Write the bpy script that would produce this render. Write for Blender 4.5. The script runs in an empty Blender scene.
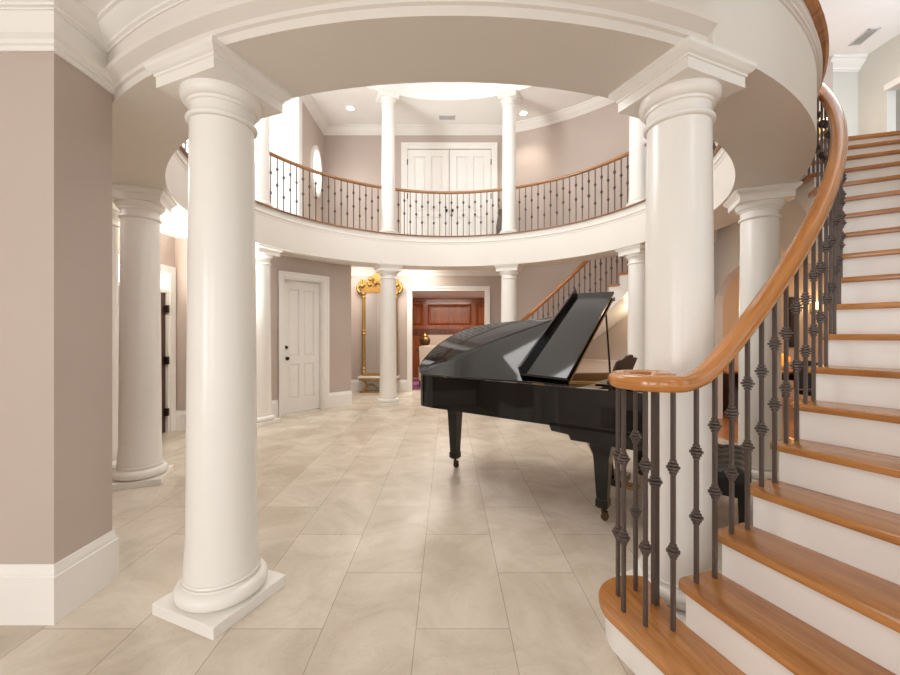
import bpy, bmesh, math, random
from mathutils import Vector, Matrix
random.seed(7)
PI = math.pi
R = math.radians
SC = bpy.context.scene
COL = SC.collection
CX = .02
CY = 5.155                      # centre of the rotunda lies on the view axis
FLOOR2 = 3.42
SOFF = 2.82
TOP = 6.30

# ------------------------------------------------------------------ materials
MATS = {}
def new_mat(name):
    m = bpy.data.materials.new(name); m.use_nodes = True
    nt = m.node_tree
    return m, nt, nt.nodes['Principled BSDF']
def lin(c):
    return tuple(((v/255)/12.92 if v/255 <= .04045 else ((v/255+.055)/1.055)**2.4) for v in c) + (1,)
def paint(name, rgb, rough=.5, spec=.4, bump=0.0, metal=0, coat=0, var=.03):
    m, nt, b = new_mat(name)
    tc = nt.nodes.new('ShaderNodeTexCoord')
    nz = nt.nodes.new('ShaderNodeTexNoise'); nz.inputs['Scale'].default_value = 2.3; nz.inputs['Detail'].default_value = 4
    nt.links.new(tc.outputs['Object'], nz.inputs['Vector'])
    mx = nt.nodes.new('ShaderNodeMix'); mx.data_type = 'RGBA'
    c = lin(rgb)
    mx.inputs[6].default_value = tuple(v*(1-var) for v in c[:3]) + (1,)
    mx.inputs[7].default_value = tuple(min(1, v*(1+var)) for v in c[:3]) + (1,)
    nt.links.new(nz.outputs['Fac'], mx.inputs[0]); nt.links.new(mx.outputs[2], b.inputs['Base Color'])
    b.inputs['Roughness'].default_value = rough; b.inputs['Specular IOR Level'].default_value = spec
    b.inputs['Metallic'].default_value = metal; b.inputs['Coat Weight'].default_value = coat
    b.inputs['Coat Roughness'].default_value = .03
    if bump:
        n2 = nt.nodes.new('ShaderNodeTexNoise'); n2.inputs['Scale'].default_value = 90
        nt.links.new(tc.outputs['Object'], n2.inputs['Vector'])
        bp = nt.nodes.new('ShaderNodeBump'); bp.inputs['Strength'].default_value = bump; bp.inputs['Distance'].default_value = .004
        nt.links.new(n2.outputs['Fac'], bp.inputs['Height']); nt.links.new(bp.outputs['Normal'], b.inputs['Normal'])
    MATS[name] = m
    return m
def emit(name, rgb, strength):
    m, nt, b = new_mat(name)
    b.inputs['Base Color'].default_value = lin(rgb)
    b.inputs['Emission Color'].default_value = lin(rgb); b.inputs['Emission Strength'].default_value = strength
    MATS[name] = m
    return m
def wood(name, dark, light, rough=.28, axis=1, scale=9.0, stretch=.09, uv=False, coat=.25):
    m, nt, b = new_mat(name); L = nt.links
    tc = nt.nodes.new('ShaderNodeTexCoord'); oi = nt.nodes.new('ShaderNodeObjectInfo')
    mp = nt.nodes.new('ShaderNodeMapping')
    s = [1, 1, 1]; s[axis] = stretch
    mp.inputs['Scale'].default_value = s
    ad = nt.nodes.new('ShaderNodeVectorMath'); ad.operation = 'ADD'
    ml = nt.nodes.new('ShaderNodeVectorMath'); ml.operation = 'SCALE'; ml.inputs['Scale'].default_value = 17.0
    cb = nt.nodes.new('ShaderNodeCombineXYZ')
    for k in range(3): L.new(oi.outputs['Random'], cb.inputs[k])
    L.new(cb.outputs[0], ml.inputs[0])
    L.new(tc.outputs['UV' if uv else 'Object'], ad.inputs[0]); L.new(ml.outputs[0], ad.inputs[1])
    L.new(ad.outputs[0], mp.inputs['Vector'])
    n1 = nt.nodes.new('ShaderNodeTexNoise'); n1.inputs['Scale'].default_value = scale; n1.inputs['Detail'].default_value = 6
    n1.inputs['Distortion'].default_value = 1.2
    n2 = nt.nodes.new('ShaderNodeTexNoise'); n2.inputs['Scale'].default_value = scale*9; n2.inputs['Detail'].default_value = 3
    L.new(mp.outputs[0], n1.inputs['Vector']); L.new(mp.outputs[0], n2.inputs['Vector'])
    mx = nt.nodes.new('ShaderNodeMix'); mx.data_type = 'FLOAT'; mx.inputs[0].default_value = .35
    L.new(n1.outputs['Fac'], mx.inputs[2]); L.new(n2.outputs['Fac'], mx.inputs[3])
    cr = nt.nodes.new('ShaderNodeValToRGB')
    cr.color_ramp.elements[0].position = .34; cr.color_ramp.elements[0].color = lin(dark)
    cr.color_ramp.elements[1].position = .66; cr.color_ramp.elements[1].color = lin(light)
    L.new(mx.outputs[0], cr.inputs[0]); L.new(cr.outputs[0], b.inputs['Base Color'])
    b.inputs['Roughness'].default_value = rough; b.inputs['Coat Weight'].default_value = coat
    b.inputs['Coat Roughness'].default_value = .12
    bp = nt.nodes.new('ShaderNodeBump'); bp.inputs['Strength'].default_value = .06; bp.inputs['Distance'].default_value = .002
    L.new(n2.outputs['Fac'], bp.inputs['Height']); L.new(bp.outputs['Normal'], b.inputs['Normal'])
    MATS[name] = m
    return m
def stone_tiles(name):
    m, nt, b = new_mat(name); L = nt.links
    tc = nt.nodes.new('ShaderNodeTexCoord'); sp = nt.nodes.new('ShaderNodeSeparateXYZ')
    L.new(tc.outputs['Object'], sp.inputs[0])
    def off(sock, v):
        a = nt.nodes.new('ShaderNodeMath'); a.operation = 'ADD'; a.inputs[1].default_value = v
        L.new(sock, a.inputs[0]); return a.outputs[0]
    cb = nt.nodes.new('ShaderNodeCombineXYZ')
    L.new(off(sp.outputs['Y'], -1.944+.457+9.14), cb.inputs[0]); L.new(off(sp.outputs['X'], .156+.457*20), cb.inputs[1])
    bk = nt.nodes.new('ShaderNodeTexBrick'); bk.offset = .5; bk.offset_frequency = 2; bk.squash_frequency = 1; bk.squash = 1
    bk.inputs['Scale'].default_value = 1; bk.inputs['Brick Width'].default_value = .914; bk.inputs['Row Height'].default_value = .457
    bk.inputs['Mortar Size'].default_value = .0025; bk.inputs['Mortar Smooth'].default_value = .3
    bk.inputs['Color1'].default_value = lin((217, 207, 193)); bk.inputs['Color2'].default_value = lin((201, 189, 173))
    bk.inputs['Mortar'].default_value = lin((172, 159, 144))
    L.new(cb.outputs[0], bk.inputs['Vector'])
    n1 = nt.nodes.new('ShaderNodeTexNoise'); n1.inputs['Scale'].default_value = 2.2; n1.inputs['Detail'].default_value = 8; n1.inputs['Distortion'].default_value = .9; n1.inputs['Roughness'].default_value = .62
    L.new(tc.outputs['Object'], n1.inputs['Vector'])
    r1 = nt.nodes.new('ShaderNodeValToRGB')
    r1.color_ramp.elements[0].position = .36; r1.color_ramp.elements[0].color = (.80, .77, .73, 1)
    r1.color_ramp.elements[1].position = .64; r1.color_ramp.elements[1].color = (1, 1, 1, 1)
    L.new(n1.outputs['Fac'], r1.inputs[0])
    # thin dark veins with a shape of their own
    n2 = nt.nodes.new('ShaderNodeTexNoise'); n2.inputs['Scale'].default_value = 5.5; n2.inputs['Detail'].default_value = 9; n2.inputs['Distortion'].default_value = 2.2
    L.new(tc.outputs['Object'], n2.inputs['Vector'])
    r2 = nt.nodes.new('ShaderNodeValToRGB'); e = r2.color_ramp.elements
    e[0].position = .485; e[0].color = (1, 1, 1, 1); e[1].position = .515; e[1].color = (1, 1, 1, 1)
    k = e.new(.5); k.color = (.93, .92, .90, 1)
    L.new(n2.outputs['Fac'], r2.inputs[0])
    def mul(a, c):
        x = nt.nodes.new('ShaderNodeMix'); x.data_type = 'RGBA'; x.blend_type = 'MULTIPLY'; x.inputs[0].default_value = 1
        L.new(a, x.inputs[6]); L.new(c, x.inputs[7]); return x.outputs[2]
    L.new(mul(mul(bk.outputs['Color'], r1.outputs[0]), r2.outputs[0]), b.inputs['Base Color'])
    b.inputs['Roughness'].default_value = .27; b.inputs['Specular IOR Level'].default_value = .45
    bp = nt.nodes.new('ShaderNodeBump'); bp.inputs['Strength'].default_value = .25; bp.inputs['Distance'].default_value = .002; bp.invert = True
    L.new(bk.outputs['Fac'], bp.inputs['Height']); L.new(bp.outputs['Normal'], b.inputs['Normal'])
    MATS[name] = m
    return m

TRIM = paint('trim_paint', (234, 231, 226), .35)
COLM = paint('column_paint', (234, 231, 225), .25)
CEIL = paint('ceiling_paint', (240, 238, 234), .6)
SOFT = paint('soffit_paint', (222, 216, 208), .55)
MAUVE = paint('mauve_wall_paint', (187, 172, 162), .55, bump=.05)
GREY = paint('grey_wall_paint', (205, 203, 194), .55)
BEIGE = paint('beige_wall_paint', (214, 192, 166), .55)
STONE = stone_tiles('limestone_tiles')
OAK = wood('oak_tread', (150, 94, 44), (192, 134, 76), rough=.25)
OAKR = wood('oak_rail', (158, 96, 42), (196, 132, 66), rough=.2, axis=0, scale=14, stretch=.05, uv=True, coat=.5)
OAKB = wood('oak_balcony_rail', (138, 92, 54), (170, 122, 78), rough=.25, axis=0, scale=14, stretch=.05, uv=True, coat=.3)
OAKE = wood('oak_edge', (124, 84, 52), (158, 112, 74), rough=.3)
OAKF = wood('oak_floor', (160, 96, 50), (196, 132, 78), rough=.3)
CHERRY = wood('cherry_wood', (108, 52, 24), (152, 84, 42), rough=.3, axis=2, scale=6)
DARKW = wood('dark_wood', (38, 24, 18), (62, 40, 30), rough=.3, axis=2)
IRON = paint('wrought_iron', (92, 80, 74), .42, .5, metal=.3)
LACQ = paint('black_lacquer', (8, 8, 8), .05, .5, coat=0.0, var=.0)
SATIN = paint('black_satin', (22, 20, 19), .3, .5)
BRASS = paint('brass', (150, 118, 74), .3, .5, metal=1)
GOLD = paint('gilt', (170, 134, 76), .35, .5, metal=.8, var=.2)
MAPLE = paint('maple_rim', (176, 128, 84), .3)
PLATE = paint('gold_plate', (176, 140, 80), .35, metal=.6)
IVORY = paint('ivory_key', (236, 232, 222), .25)
LEATH = paint('black_leather', (24, 23, 24), .38, bump=.15)
MARBLE = paint('marble', (228, 222, 214), .25, var=.08)
GLASSM = paint('mirror_glass', (226, 230, 232), .03, metal=1)
SLIP = paint('linen_slipcover', (226, 216, 200), .8, bump=.2)
RUG = paint('purple_rug', (150, 92, 128), .95, bump=.3, var=.3)
SURR = paint('stone_surround', (196, 178, 160), .5, var=.12)
SOOT = paint('firebox', (24, 18, 15), .8)
DOORW = paint('dark_door_wood', (74, 46, 38), .35)
STEEL = paint('steel_hinge', (70, 60, 54), .35, metal=.8)
CASTM = paint('dark_brass', (84, 68, 50), .35, .5, metal=.9)
BLACKM = paint('black_knob', (22, 20, 20), .3, metal=.5)
VENTM = paint('vent_metal', (206, 206, 204), .5)
SLOTM = paint('vent_slot', (136, 134, 132), .6)
AMBER = emit('amber_bowl_glass', (240, 128, 34), 1.6)
LAMP = emit('lamp_lens', (255, 240, 214), 9)
SCON = emit('sconce_shade', (255, 226, 180), 5)
DAY = emit('daylit_glass', (250, 252, 255), 2.4)

# ------------------------------------------------------------------ mesh helpers
def P(r, a, z=0.0):             # a in degrees, measured from the camera side of the rotunda
    s = math.sin(R(a))         # the plan is very slightly wider than a circle
    cx = .02 if s < -.3 else (.012-.0267*s if s < .3 else .004+.04*min(.4, s-.3))
    return Vector((cx + r*s*(1+.02*s*s), CY - r*math.cos(R(a)), z))
def box(bm, x0, x1, y0, y1, z0, z1, mtx=None):
    vs = [bm.verts.new((x, y, z)) for x in (x0, x1) for y in (y0, y1) for z in (z0, z1)]
    for f in ((0,1,3,2),(4,6,7,5),(0,4,5,1),(2,3,7,6),(0,2,6,4),(1,5,7,3)):
        bm.faces.new([vs[i] for i in f])
    if mtx is not None:
        for v in vs: v.co = mtx @ v.co
    return vs
def prism(bm, pts, lo, hi, axis='z', mtx=None):
    def mk(p, h):
        if axis == 'z': c = Vector((p[0], p[1], h))
        elif axis == 'y': c = Vector((p[0], h, p[1]))
        else: c = Vector((h, p[0], p[1]))
        return mtx @ c if mtx is not None else c
    a = [bm.verts.new(mk(p, lo)) for p in pts]; b = [bm.verts.new(mk(p, hi)) for p in pts]
    n = len(pts)
    bm.faces.new(a[::-1]); bm.faces.new(b)
    for i in range(n):
        bm.faces.new((a[i], a[(i+1) % n], b[(i+1) % n], b[i]))
def lathe(bm, prof, n=32, mtx=None):
    rings = []
    for r, z in prof:
        ring = []
        for k in range(n):
            c = Vector((max(r, .0004)*math.cos(2*PI*k/n), max(r, .0004)*math.sin(2*PI*k/n), z))
            ring.append(bm.verts.new(mtx @ c if mtx is not None else c))
        rings.append(ring)
    for i in range(len(rings)-1):
        for k in range(n):
            bm.faces.new((rings[i][k], rings[i][(k+1) % n], rings[i+1][(k+1) % n], rings[i+1][k]))
    bm.faces.new(rings[0][::-1]); bm.faces.new(rings[-1])
def ring_lathe(bm, prof, n=28):
    rings = [[bm.verts.new((r*math.cos(2*PI*k/n), r*math.sin(2*PI*k/n), z)) for r, z in prof] for k in range(n)]
    m = len(prof)
    for i in range(n):
        A = rings[i]; B = rings[(i+1) % n]
        for k in range(m): bm.faces.new((A[k], A[(k+1) % m], B[(k+1) % m], B[k]))
def arc(bm, prof, a0, a1, n, closed=False):
    """sweep the (r, z) outline round the rotunda's axis"""
    rings = []
    cnt = n if closed else n+1
    for i in range(cnt):
        a = a0 + (a1-a0)*i/n
        rings.append([bm.verts.new(P(r, a, z)) for r, z in prof])
    m = len(prof)
    for i in range(n):
        A = rings[i]; B = rings[(i+1) % cnt]
        for k in range(m):
            bm.faces.new((A[k], A[(k+1) % m], B[(k+1) % m], B[k]))
    if not closed:
        bm.faces.new(rings[0]); bm.faces.new(rings[-1][::-1])
def sweep(bm, path, prof, closed_prof=True, uv=True):
    """carry an outline (side, up) along a 3-D path, kept upright"""
    rings = []; n = len(path); lens = [0]
    for i in range(1, n): lens.append(lens[-1] + (path[i]-path[i-1]).length)
    for i in range(n):
        t = (path[min(i+1, n-1)] - path[max(i-1, 0)]).normalized()
        s = t.cross(Vector((0, 0, 1)))
        if s.length < 1e-5: s = Vector((1, 0, 0))
        s.normalize(); u = s.cross(t)
        rings.append([bm.verts.new(path[i] + s*a + u*b) for a, b in prof])
    m = len(prof)
    lay = bm.loops.layers.uv.verify() if uv else None
    for i in range(n-1):
        for k in range(m):
            f = bm.faces.new((rings[i][k], rings[i][(k+1) % m], rings[i+1][(k+1) % m], rings[i+1][k]))
            if uv:
                for lp, (l, kk) in zip(f.loops, ((lens[i], k), (lens[i], k+1), (lens[i+1], k+1), (lens[i+1], k))):
                    lp[lay].uv = (l, kk/m*.25)
    bm.faces.new(rings[0]); bm.faces.new(rings[-1][::-1])
def rod(bm, p0, p1, r0, r1=None, n=10):
    p0 = Vector(p0); p1 = Vector(p1); d = p1-p0
    q = d.to_track_quat('Z', 'Y').to_matrix().to_4x4(); q.translation = p0
    lathe(bm, [(r0, 0), (r0 if r1 is None else r1, d.length)], n, q)
def ball(bm, c, r, sz=1, n=16):
    lathe(bm, [(r*math.sin(PI*i/10), r*sz*-math.cos(PI*i/10)) for i in range(11)], n, Matrix.Translation(c))
def frame_border(bm, w, h, t, d, mtx):
    """four mitre-less bars round a w x h opening; local x across, z up, y out"""
    box(bm, -w/2-t, -w/2, -d, 0, 0, h+t, mtx); box(bm, w/2, w/2+t, -d, 0, 0, h+t, mtx); box(bm, -w/2, w/2, -d, 0, h, h+t, mtx)

def world_of(o):
    m = o.matrix_basis.copy(); q = o.parent
    while q is not None:
        m = q.matrix_basis @ m; q = q.parent
    return m
def obj(name, bm, mat, parent=None, local=False, smooth=35, bevel=0, loc=None, rot=0.0):
    """bm is in world coordinates unless local; becomes ONE mesh object"""
    bmesh.ops.recalc_face_normals(bm, faces=bm.faces[:])
    if bevel:
        es = [e for e in bm.edges if len(e.link_faces) == 2 and e.calc_face_angle(0) > R(40)]
        if es: bmesh.ops.bevel(bm, geom=es, offset=bevel, segments=2, affect='EDGES', profile=.6, clamp_overlap=True)
    me = bpy.data.meshes.new(name); bm.to_mesh(me); bm.free()
    me.materials.append(mat)
    if smooth:
        for p in me.polygons: p.use_smooth = True
        me.set_sharp_from_angle(angle=R(smooth))
    o = bpy.data.objects.new(name, me); COL.objects.link(o)
    if loc is not None: o.location = loc
    o.rotation_euler.z = rot
    if parent is not None: o.parent = parent
    if not local:
        o.data.transform(world_of(o).inverted())
    elif loc is None and parent is None:
        pass
    return o
def origin(o):
    """move a top-level mesh's origin to the middle of its base"""
    vs = o.data.vertices
    lo = [min(v.co[k] for v in vs) for k in range(3)]; hi = [max(v.co[k] for v in vs) for k in range(3)]
    c = Vector(((lo[0]+hi[0])/2, (lo[1]+hi[1])/2, lo[2]))
    o.data.transform(Matrix.Translation(-c)); o.location = c
    return o
def tag(o, label, cat, group=None, kind=None):
    o['label'] = label; o['category'] = cat
    if group: o['group'] = group
    if kind: o['kind'] = kind
    return o
def thing(name, label, cat, loc=(0, 0, 0), rot=0.0, group=None):
    o = bpy.data.objects.new(name, None); COL.objects.link(o)
    o.location = loc; o.rotation_euler.z = rot; o.empty_display_size = .1
    return tag(o, label, cat, group)
def struct(name, bm, mat, label=None, cat=None, parent=None, **k):
    o = obj(name, bm, mat, parent, **k)
    if parent is None:
        o['kind'] = 'structure'
        if label: o['label'] = label; o['category'] = cat or name.split('_')[0]
    return o
def copy_of(o, parent=None, loc=None, rot=None):
    c = o.copy(); COL.objects.link(c)
    if parent is not None: c.parent = parent
    if loc is not None: c.location = loc
    if rot is not None: c.rotation_euler = (0, 0, rot)
    return c
def copy_tree(o, parent=None):
    c = o.copy(); COL.objects.link(c); c.parent = parent
    for ch in list(o.children): copy_tree(ch, c)
    return c
BM = bmesh.new

# ------------------------------------------------------------------ setting: floors and slabs
bm = BM(); box(bm, -7, 10, -4, 14, -.12, 0)
struct('floor', bm, STONE, 'pale limestone tile floor of the entrance hall and rotunda', 'floor', smooth=0)
bm = BM()
prism(bm, [tuple(P(3.72, a)[:2]) for a in range(70, 111, 4)] + [(9.4, 6.4), (9.4, 8.8), (4.3, 8.8)][:0] + [(4.25, 6.5), (4.25, 8.9), (9.4, 8.9), (9.4, 3.4), (4.6, 3.4)], .0, .004)
struct('floor_wood', bm, OAKF, 'warm oak floor of the side room beyond the stairs', 'floor', smooth=0)

# ring beam: soffit, inner and outer drum faces with their mouldings
RI, RO = 2.975, 3.47
in_prof = [(RI, FLOOR2), (RI, 3.335), (RI-.015, 3.33), (RI-.02, 3.31), (RI-.006, 3.29), (RI-.004, 3.265), (RI, 3.26)]
ring_prof = [(RI, SOFF), (RO-.04, SOFF), (RO-.04, SOFF+.045), (RO-.025, SOFF+.05), (RO-.025, SOFF+.075), (RO-.005, SOFF+.085), (RO+.025, SOFF+.105),
             (RO+.03, SOFF+.125), (RO, SOFF+.13), (RO, FLOOR2)] + in_prof
plain_prof = [(RI, SOFF), (RO, SOFF), (RO, 3.27), (RO+.008, 3.275), (RO+.008, 3.288), (RO+.018, 3.295), (RO+.018, 3.308), (RO+.03, 3.322), (RO+.03, 3.335), (RO+.012, 3.34), (RO+.012, FLOOR2)] + in_prof
bm = BM(); arc(bm, ring_prof, -104, 21.5, 60); arc(bm, plain_prof, 21.5, 256, 110)
struct('trim_ring', bm, SOFT, 'round balcony ring beam carried by the white columns', 'beam', smooth=30)
bm = BM(); arc(bm, [(RI-.035, FLOOR2), (RI+.20, FLOOR2), (RI+.20, FLOOR2+.012), (RI+.19, FLOOR2+.02), (RI-.03, FLOOR2+.02), (RI-.04, FLOOR2+.012)], 0, 360, 144, True)
struct('trim_inner', bm, OAKE, 'oak edge strip round the inside of the balcony floor', 'trim')
bm = BM(); arc(bm, [(RO-.12, FLOOR2), (RO+.045, FLOOR2-.002), (RO+.062, FLOOR2+.012), (RO+.055, FLOOR2+.035), (RO-.12, FLOOR2+.035)], -55, 70, 60)
struct('trim_outer', bm, OAK, 'oak edge strip round the outside of the balcony above the stair', 'trim')

# foyer ceiling slab over the camera, with cornice
CX1 = 1.22
YL = CY - math.sqrt(RO**2 - 1.97**2); aL = -math.degrees(math.asin(1.97/RO)); aR = math.degrees(math.asin(CX1/RO))
ceil_pts = [(-6, -3.5), (CX1, -3.5)] + [tuple(P(RO+.01, aR + (aL-aR)*i/24)[:2]) for i in range(25)] + [(-1.97, 2.05), (-6, 2.05)]
bm = BM(); prism(bm, ceil_pts, 3.14, 3.40)
struct('ceiling', bm, CEIL, 'white hall ceiling nearest the viewer, edged with cornice', 'ceiling', smooth=0)
bm = BM(); box(bm, CX1, CX1+.05, -3.5, CY-math.sqrt(RO**2-(CX1+.02)**2), 3.05, 3.42)
struct('trim_edge', bm, TRIM, 'white fascia where the hall ceiling stops beside the stairwell', 'trim', smooth=0)
def crown_prof(dr, dz, s=1):   # local: x out from the wall, y down from the ceiling
    return [(0, 0), (s*dr, 0), (s*dr, -.18*dz), (s*dr*.86, -.22*dz), (s*dr*.72, -.42*dz), (s*dr*.38, -.66*dz), (s*dr*.26, -.74*dz), (s*dr*.24, -.86*dz), (s*dr*.10, -.92*dz), (s*dr*.08, -dz), (0, -dz)]
def crown_arc(bm, r, z, dr, dz, a0, a1, n, outward):
    arc(bm, [(r + (x if outward else -x), z+y) for x, y in crown_prof(dr, dz)], a0, a1, n)
def run_prof(bm, pts, prof, out_right=True):
    """carry an outline (out, z) along a level polyline with mitred corners; out is to the right of travel"""
    V = [Vector((p[0], p[1], 0)) for p in pts]; n = len(V); rings = []
    sg = 1 if out_right else -1
    nr = []
    for i in range(n-1):
        d = (V[i+1]-V[i]).normalized(); nr.append(Vector((d.y, -d.x, 0))*sg)
    for i in range(n):
        if i == 0: m = nr[0]
        elif i == n-1: m = nr[-1]
        else:
            m = nr[i-1]+nr[i]; m = m/(m.dot(nr[i]))
        rings.append([bm.verts.new(V[i] + m*x + Vector((0, 0, z))) for x, z in prof])
    k = len(prof)
    for i in range(n-1):
        for j in range(k): bm.faces.new((rings[i][j], rings[i][(j+1) % k], rings[i+1][(j+1) % k], rings[i+1][j]))
    bm.faces.new(rings[0]); bm.faces.new(rings[-1][::-1])
def crown_line(bm, p0, p1, z, dr, dz, side):
    """side = unit 2-D vector out of the wall"""
    d = Vector(p1)-Vector(p0); right = (d.y*side[0] - d.x*side[1]) > 0
    run_prof(bm, [p0, p1], [(x, z+y) for x, y in crown_prof(dr, dz)], right)
bm = BM()
crown_arc(bm, RO, 3.14, .10, .085, aL, aR, 30, True)
crown_line(bm, (CX1, -3.5), (CX1, P(RO, aR).y), 3.14, .09, .085, (-1, 0))
run_prof(bm, [(-6, 1.986), (-1.966, 1.986), (-1.966, YL)], [(x, 3.14+y) for x, y in crown_prof(.09, .085)])
struct('trim_cornice', bm, TRIM, 'white cornice where hall ceiling meets ring beam and wall', 'cornice')

# front wall pier on the left
PE = 2.335
bm = BM(); box(bm, -6, -1.97, 1.99, PE, 0, 2.9)
struct('wall_front', bm, MAUVE, 'mauve wall pier at the left edge nearest the viewer', 'wall', smooth=0)
bm = BM(); box(bm, -6, -1.966, 1.986, PE+.004, 2.90, 3.14)
struct('trim_frieze', bm, TRIM, 'cream frieze band above the moulding on the front pier', 'trim', smooth=0)
def base_prof(h, t):
    return [(0, 0), (t, 0), (t, h*.80), (t*.75, h*.82), (t*.75, h*.87), (t*.45, h*.91), (t*.4, h*.97), (t*.2, h), (0, h)]
def base_line(bm, p0, p1, side, h=.29, t=.022):
    d = Vector(p1)-Vector(p0); right = (d.y*side[0] - d.x*side[1]) > 0
    run_prof(bm, [p0, p1], base_prof(h, t), right)
def band_prof(z, h=.085, t=.045):
    return [(-.002, z), (t*.35, z), (t*.35, z+h*.3), (t*.55, z+h*.36), (t*.55, z+h*.62), (t*.8, z+h*.72), (t, z+h*.84), (t, z+h), (-.002, z+h)]
PIER = [(-6, 1.99), (-1.97, 1.99), (-1.97, PE), (-2.7, PE)]
bm = BM(); run_prof(bm, PIER, base_prof(.29, .022)); struct('baseboard_front', bm, TRIM, 'tall white baseboard round the foot of the front pier', 'baseboard')
bm = BM(); run_prof(bm, PIER[:3], band_prof(2.845)); struct('trim_band', bm, TRIM, 'white picture moulding along the front pier', 'moulding')

# wall behind the camera with tall windows, and the hall's left end
bm = BM()
for x0, x1 in ((-6.2, -4.9), (-3.3, -2.5), (-.9, -.1), (1.5, 2.3), (3.9, 6.2)): box(bm, x0, x1, -3.7, -3.5, 0, TOP)
box(bm, -6.2, 6.2, -3.7, -3.5, 0, .35); box(bm, -6.2, 6.2, -3.7, -3.5, 2.75, 3.9); box(bm, -6.2, 6.2, -3.7, -3.5, 5.7, TOP)
box(bm, -6.2, -6.0, -3.5, 2.38, 0, TOP)
struct('wall_rear', bm, MAUVE, smooth=0)

# left wall with entrance door, transom and the tall daylight window above
bm = BM()
X0, X1 = -4.28, -4.10
box(bm, X0, X1, 2.33, 3.3, 0, TOP); box(bm, X0, X1, 3.3, 4.86, 0, 3.1); box(bm, X0, X1, 5.83, 6.45, 0, 3.1); box(bm, X0, X1, 4.86, 5.83, 2.33, 3.1)
box(bm, X0, X1, 3.3, 6.5, 5.75, TOP); box(bm, X0, X1, 6.5, 9.6, 0, TOP)
struct('wall_left', bm, MAUVE, 'mauve side wall with the dark entrance door', 'wall', smooth=0)
bm = BM()
crown_line(bm, (-4.10, 2.4), (-4.10, 6.1), 3.08, .12, .2, (1, 0)); crown_line(bm, (-4.10, 5.97), (-3.7, 5.97), 3.08, .12, .2, (0, -1))
struct('trim_left', bm, TRIM, 'white cornice above the entrance door wall', 'cornice')
bm = BM()
base_line(bm, (-4.10, 2.4), (-4.10, 4.76), (1, 0)); base_line(bm, (-4.10, 5.93), (-4.10, 5.97), (1, 0)); base_line(bm, (-4.10, 5.97), (-3.72, 5.97), (0, -1))
struct('baseboard_left', bm, TRIM, 'white baseboard beside the entrance door', 'baseboard')
d = thing('door_1', 'dark brown entrance door under a bright transom window', 'door', (-4.12, 5.345, 0)); d['kind'] = 'structure'
bm = BM(); box(bm, -4.19, -4.12, 4.88, 5.81, .01, 2.04)
for z0, z1 in ((.2, .8), (.95, 1.85)):
    for y0, y1 in ((4.98, 5.30), (5.40, 5.72)): box(bm, -4.125, -4.112, y0, y1, z0, z1)
obj('door_leaf', bm, DOORW, d, smooth=0, bevel=.004)
bm = BM(); box(bm, -4.17, -4.15, 4.90, 5.80, 2.09, 2.31); obj('transom_pane', bm, DAY, d, smooth=0)
bm = BM()
for y0, y1, z0, z1 in ((4.76, 4.87, 0, 2.33), (5.83, 5.94, 0, 2.33), (4.76, 5.94, 2.33, 2.43)): box(bm, -4.11, -4.06, y0, y1, z0, z1)
box(bm, -4.2, -4.09, 4.88, 5.82, 2.04, 2.09); box(bm, -4.2, -4.08, 5.805, 5.835, 0, 2.33); box(bm, -4.2, -4.08, 4.86, 4.885, 0, 2.33)
obj('door_casing', bm, TRIM, d, smooth=0)
for z in (.25, 1.0, 1.75):
    bm = BM(); box(bm, -4.125, -4.065, 5.772, 5.806, z, z+.11); obj('hinge', bm, STEEL, d, smooth=0)
w = thing('window_2', 'tall bright window above the entrance door', 'window', (-4.19, 4.9, 3.1)); w['kind'] = 'structure'
bm = BM()
for y in (3.3, 4.06, 4.86, 5.66, 6.42): box(bm, -4.24, -4.12, y, y+.08, 3.1, 5.75)
for z in (3.08, 4.4, 5.67): box(bm, -4.24, -4.12, 3.3, 6.5, z, z+.08)
obj('window_frame', bm, TRIM, w, smooth=0)
bm = BM(); box(bm, -4.215, -4.205, 3.3, 6.5, 3.1, 5.75); obj('window_pane', bm, DAY, w, smooth=0)

# wall facing the viewer beyond the entrance door, and upper white return
bm = BM(); box(bm, -4.1, -3.70, 5.97, 6.12, 0, 3.08); struct('wall_return', bm, MAUVE, 'short mauve wall beyond the entrance door', 'wall', smooth=0)
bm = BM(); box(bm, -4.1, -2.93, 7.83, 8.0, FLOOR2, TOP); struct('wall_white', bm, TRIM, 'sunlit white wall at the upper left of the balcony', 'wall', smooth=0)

# upper left and back walls
bm = BM(); box(bm, -3.08, -2.93, 8.0, 9.4, FLOOR2, TOP); struct('wall_upper_left', bm, MAUVE, 'upper mauve wall with the oval window', 'wall', smooth=0)
bm = BM(); box(bm, -3.08, 1.45, 9.4, 9.55, FLOOR2, TOP); struct('wall_upper_back', bm, MAUVE, 'upper mauve wall behind the white double doors', 'wall', smooth=0)
# curved wall behind the rising stair at the back right (double height)
RW = 4.40
bm = BM(); arc(bm, [(RW, 0), (RW+.15, 0), (RW+.15, TOP), (RW, TOP)], 162.5, 110, 30)
struct('wall_curved', bm, MAUVE, 'curved mauve wall behind the rear staircase', 'wall')
bm = BM(); arc(bm, [(RW - x, y) for x, y in base_prof(.29, .022)], 162.5, 120, 20); struct('baseboard_curved', bm, TRIM)

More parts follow.
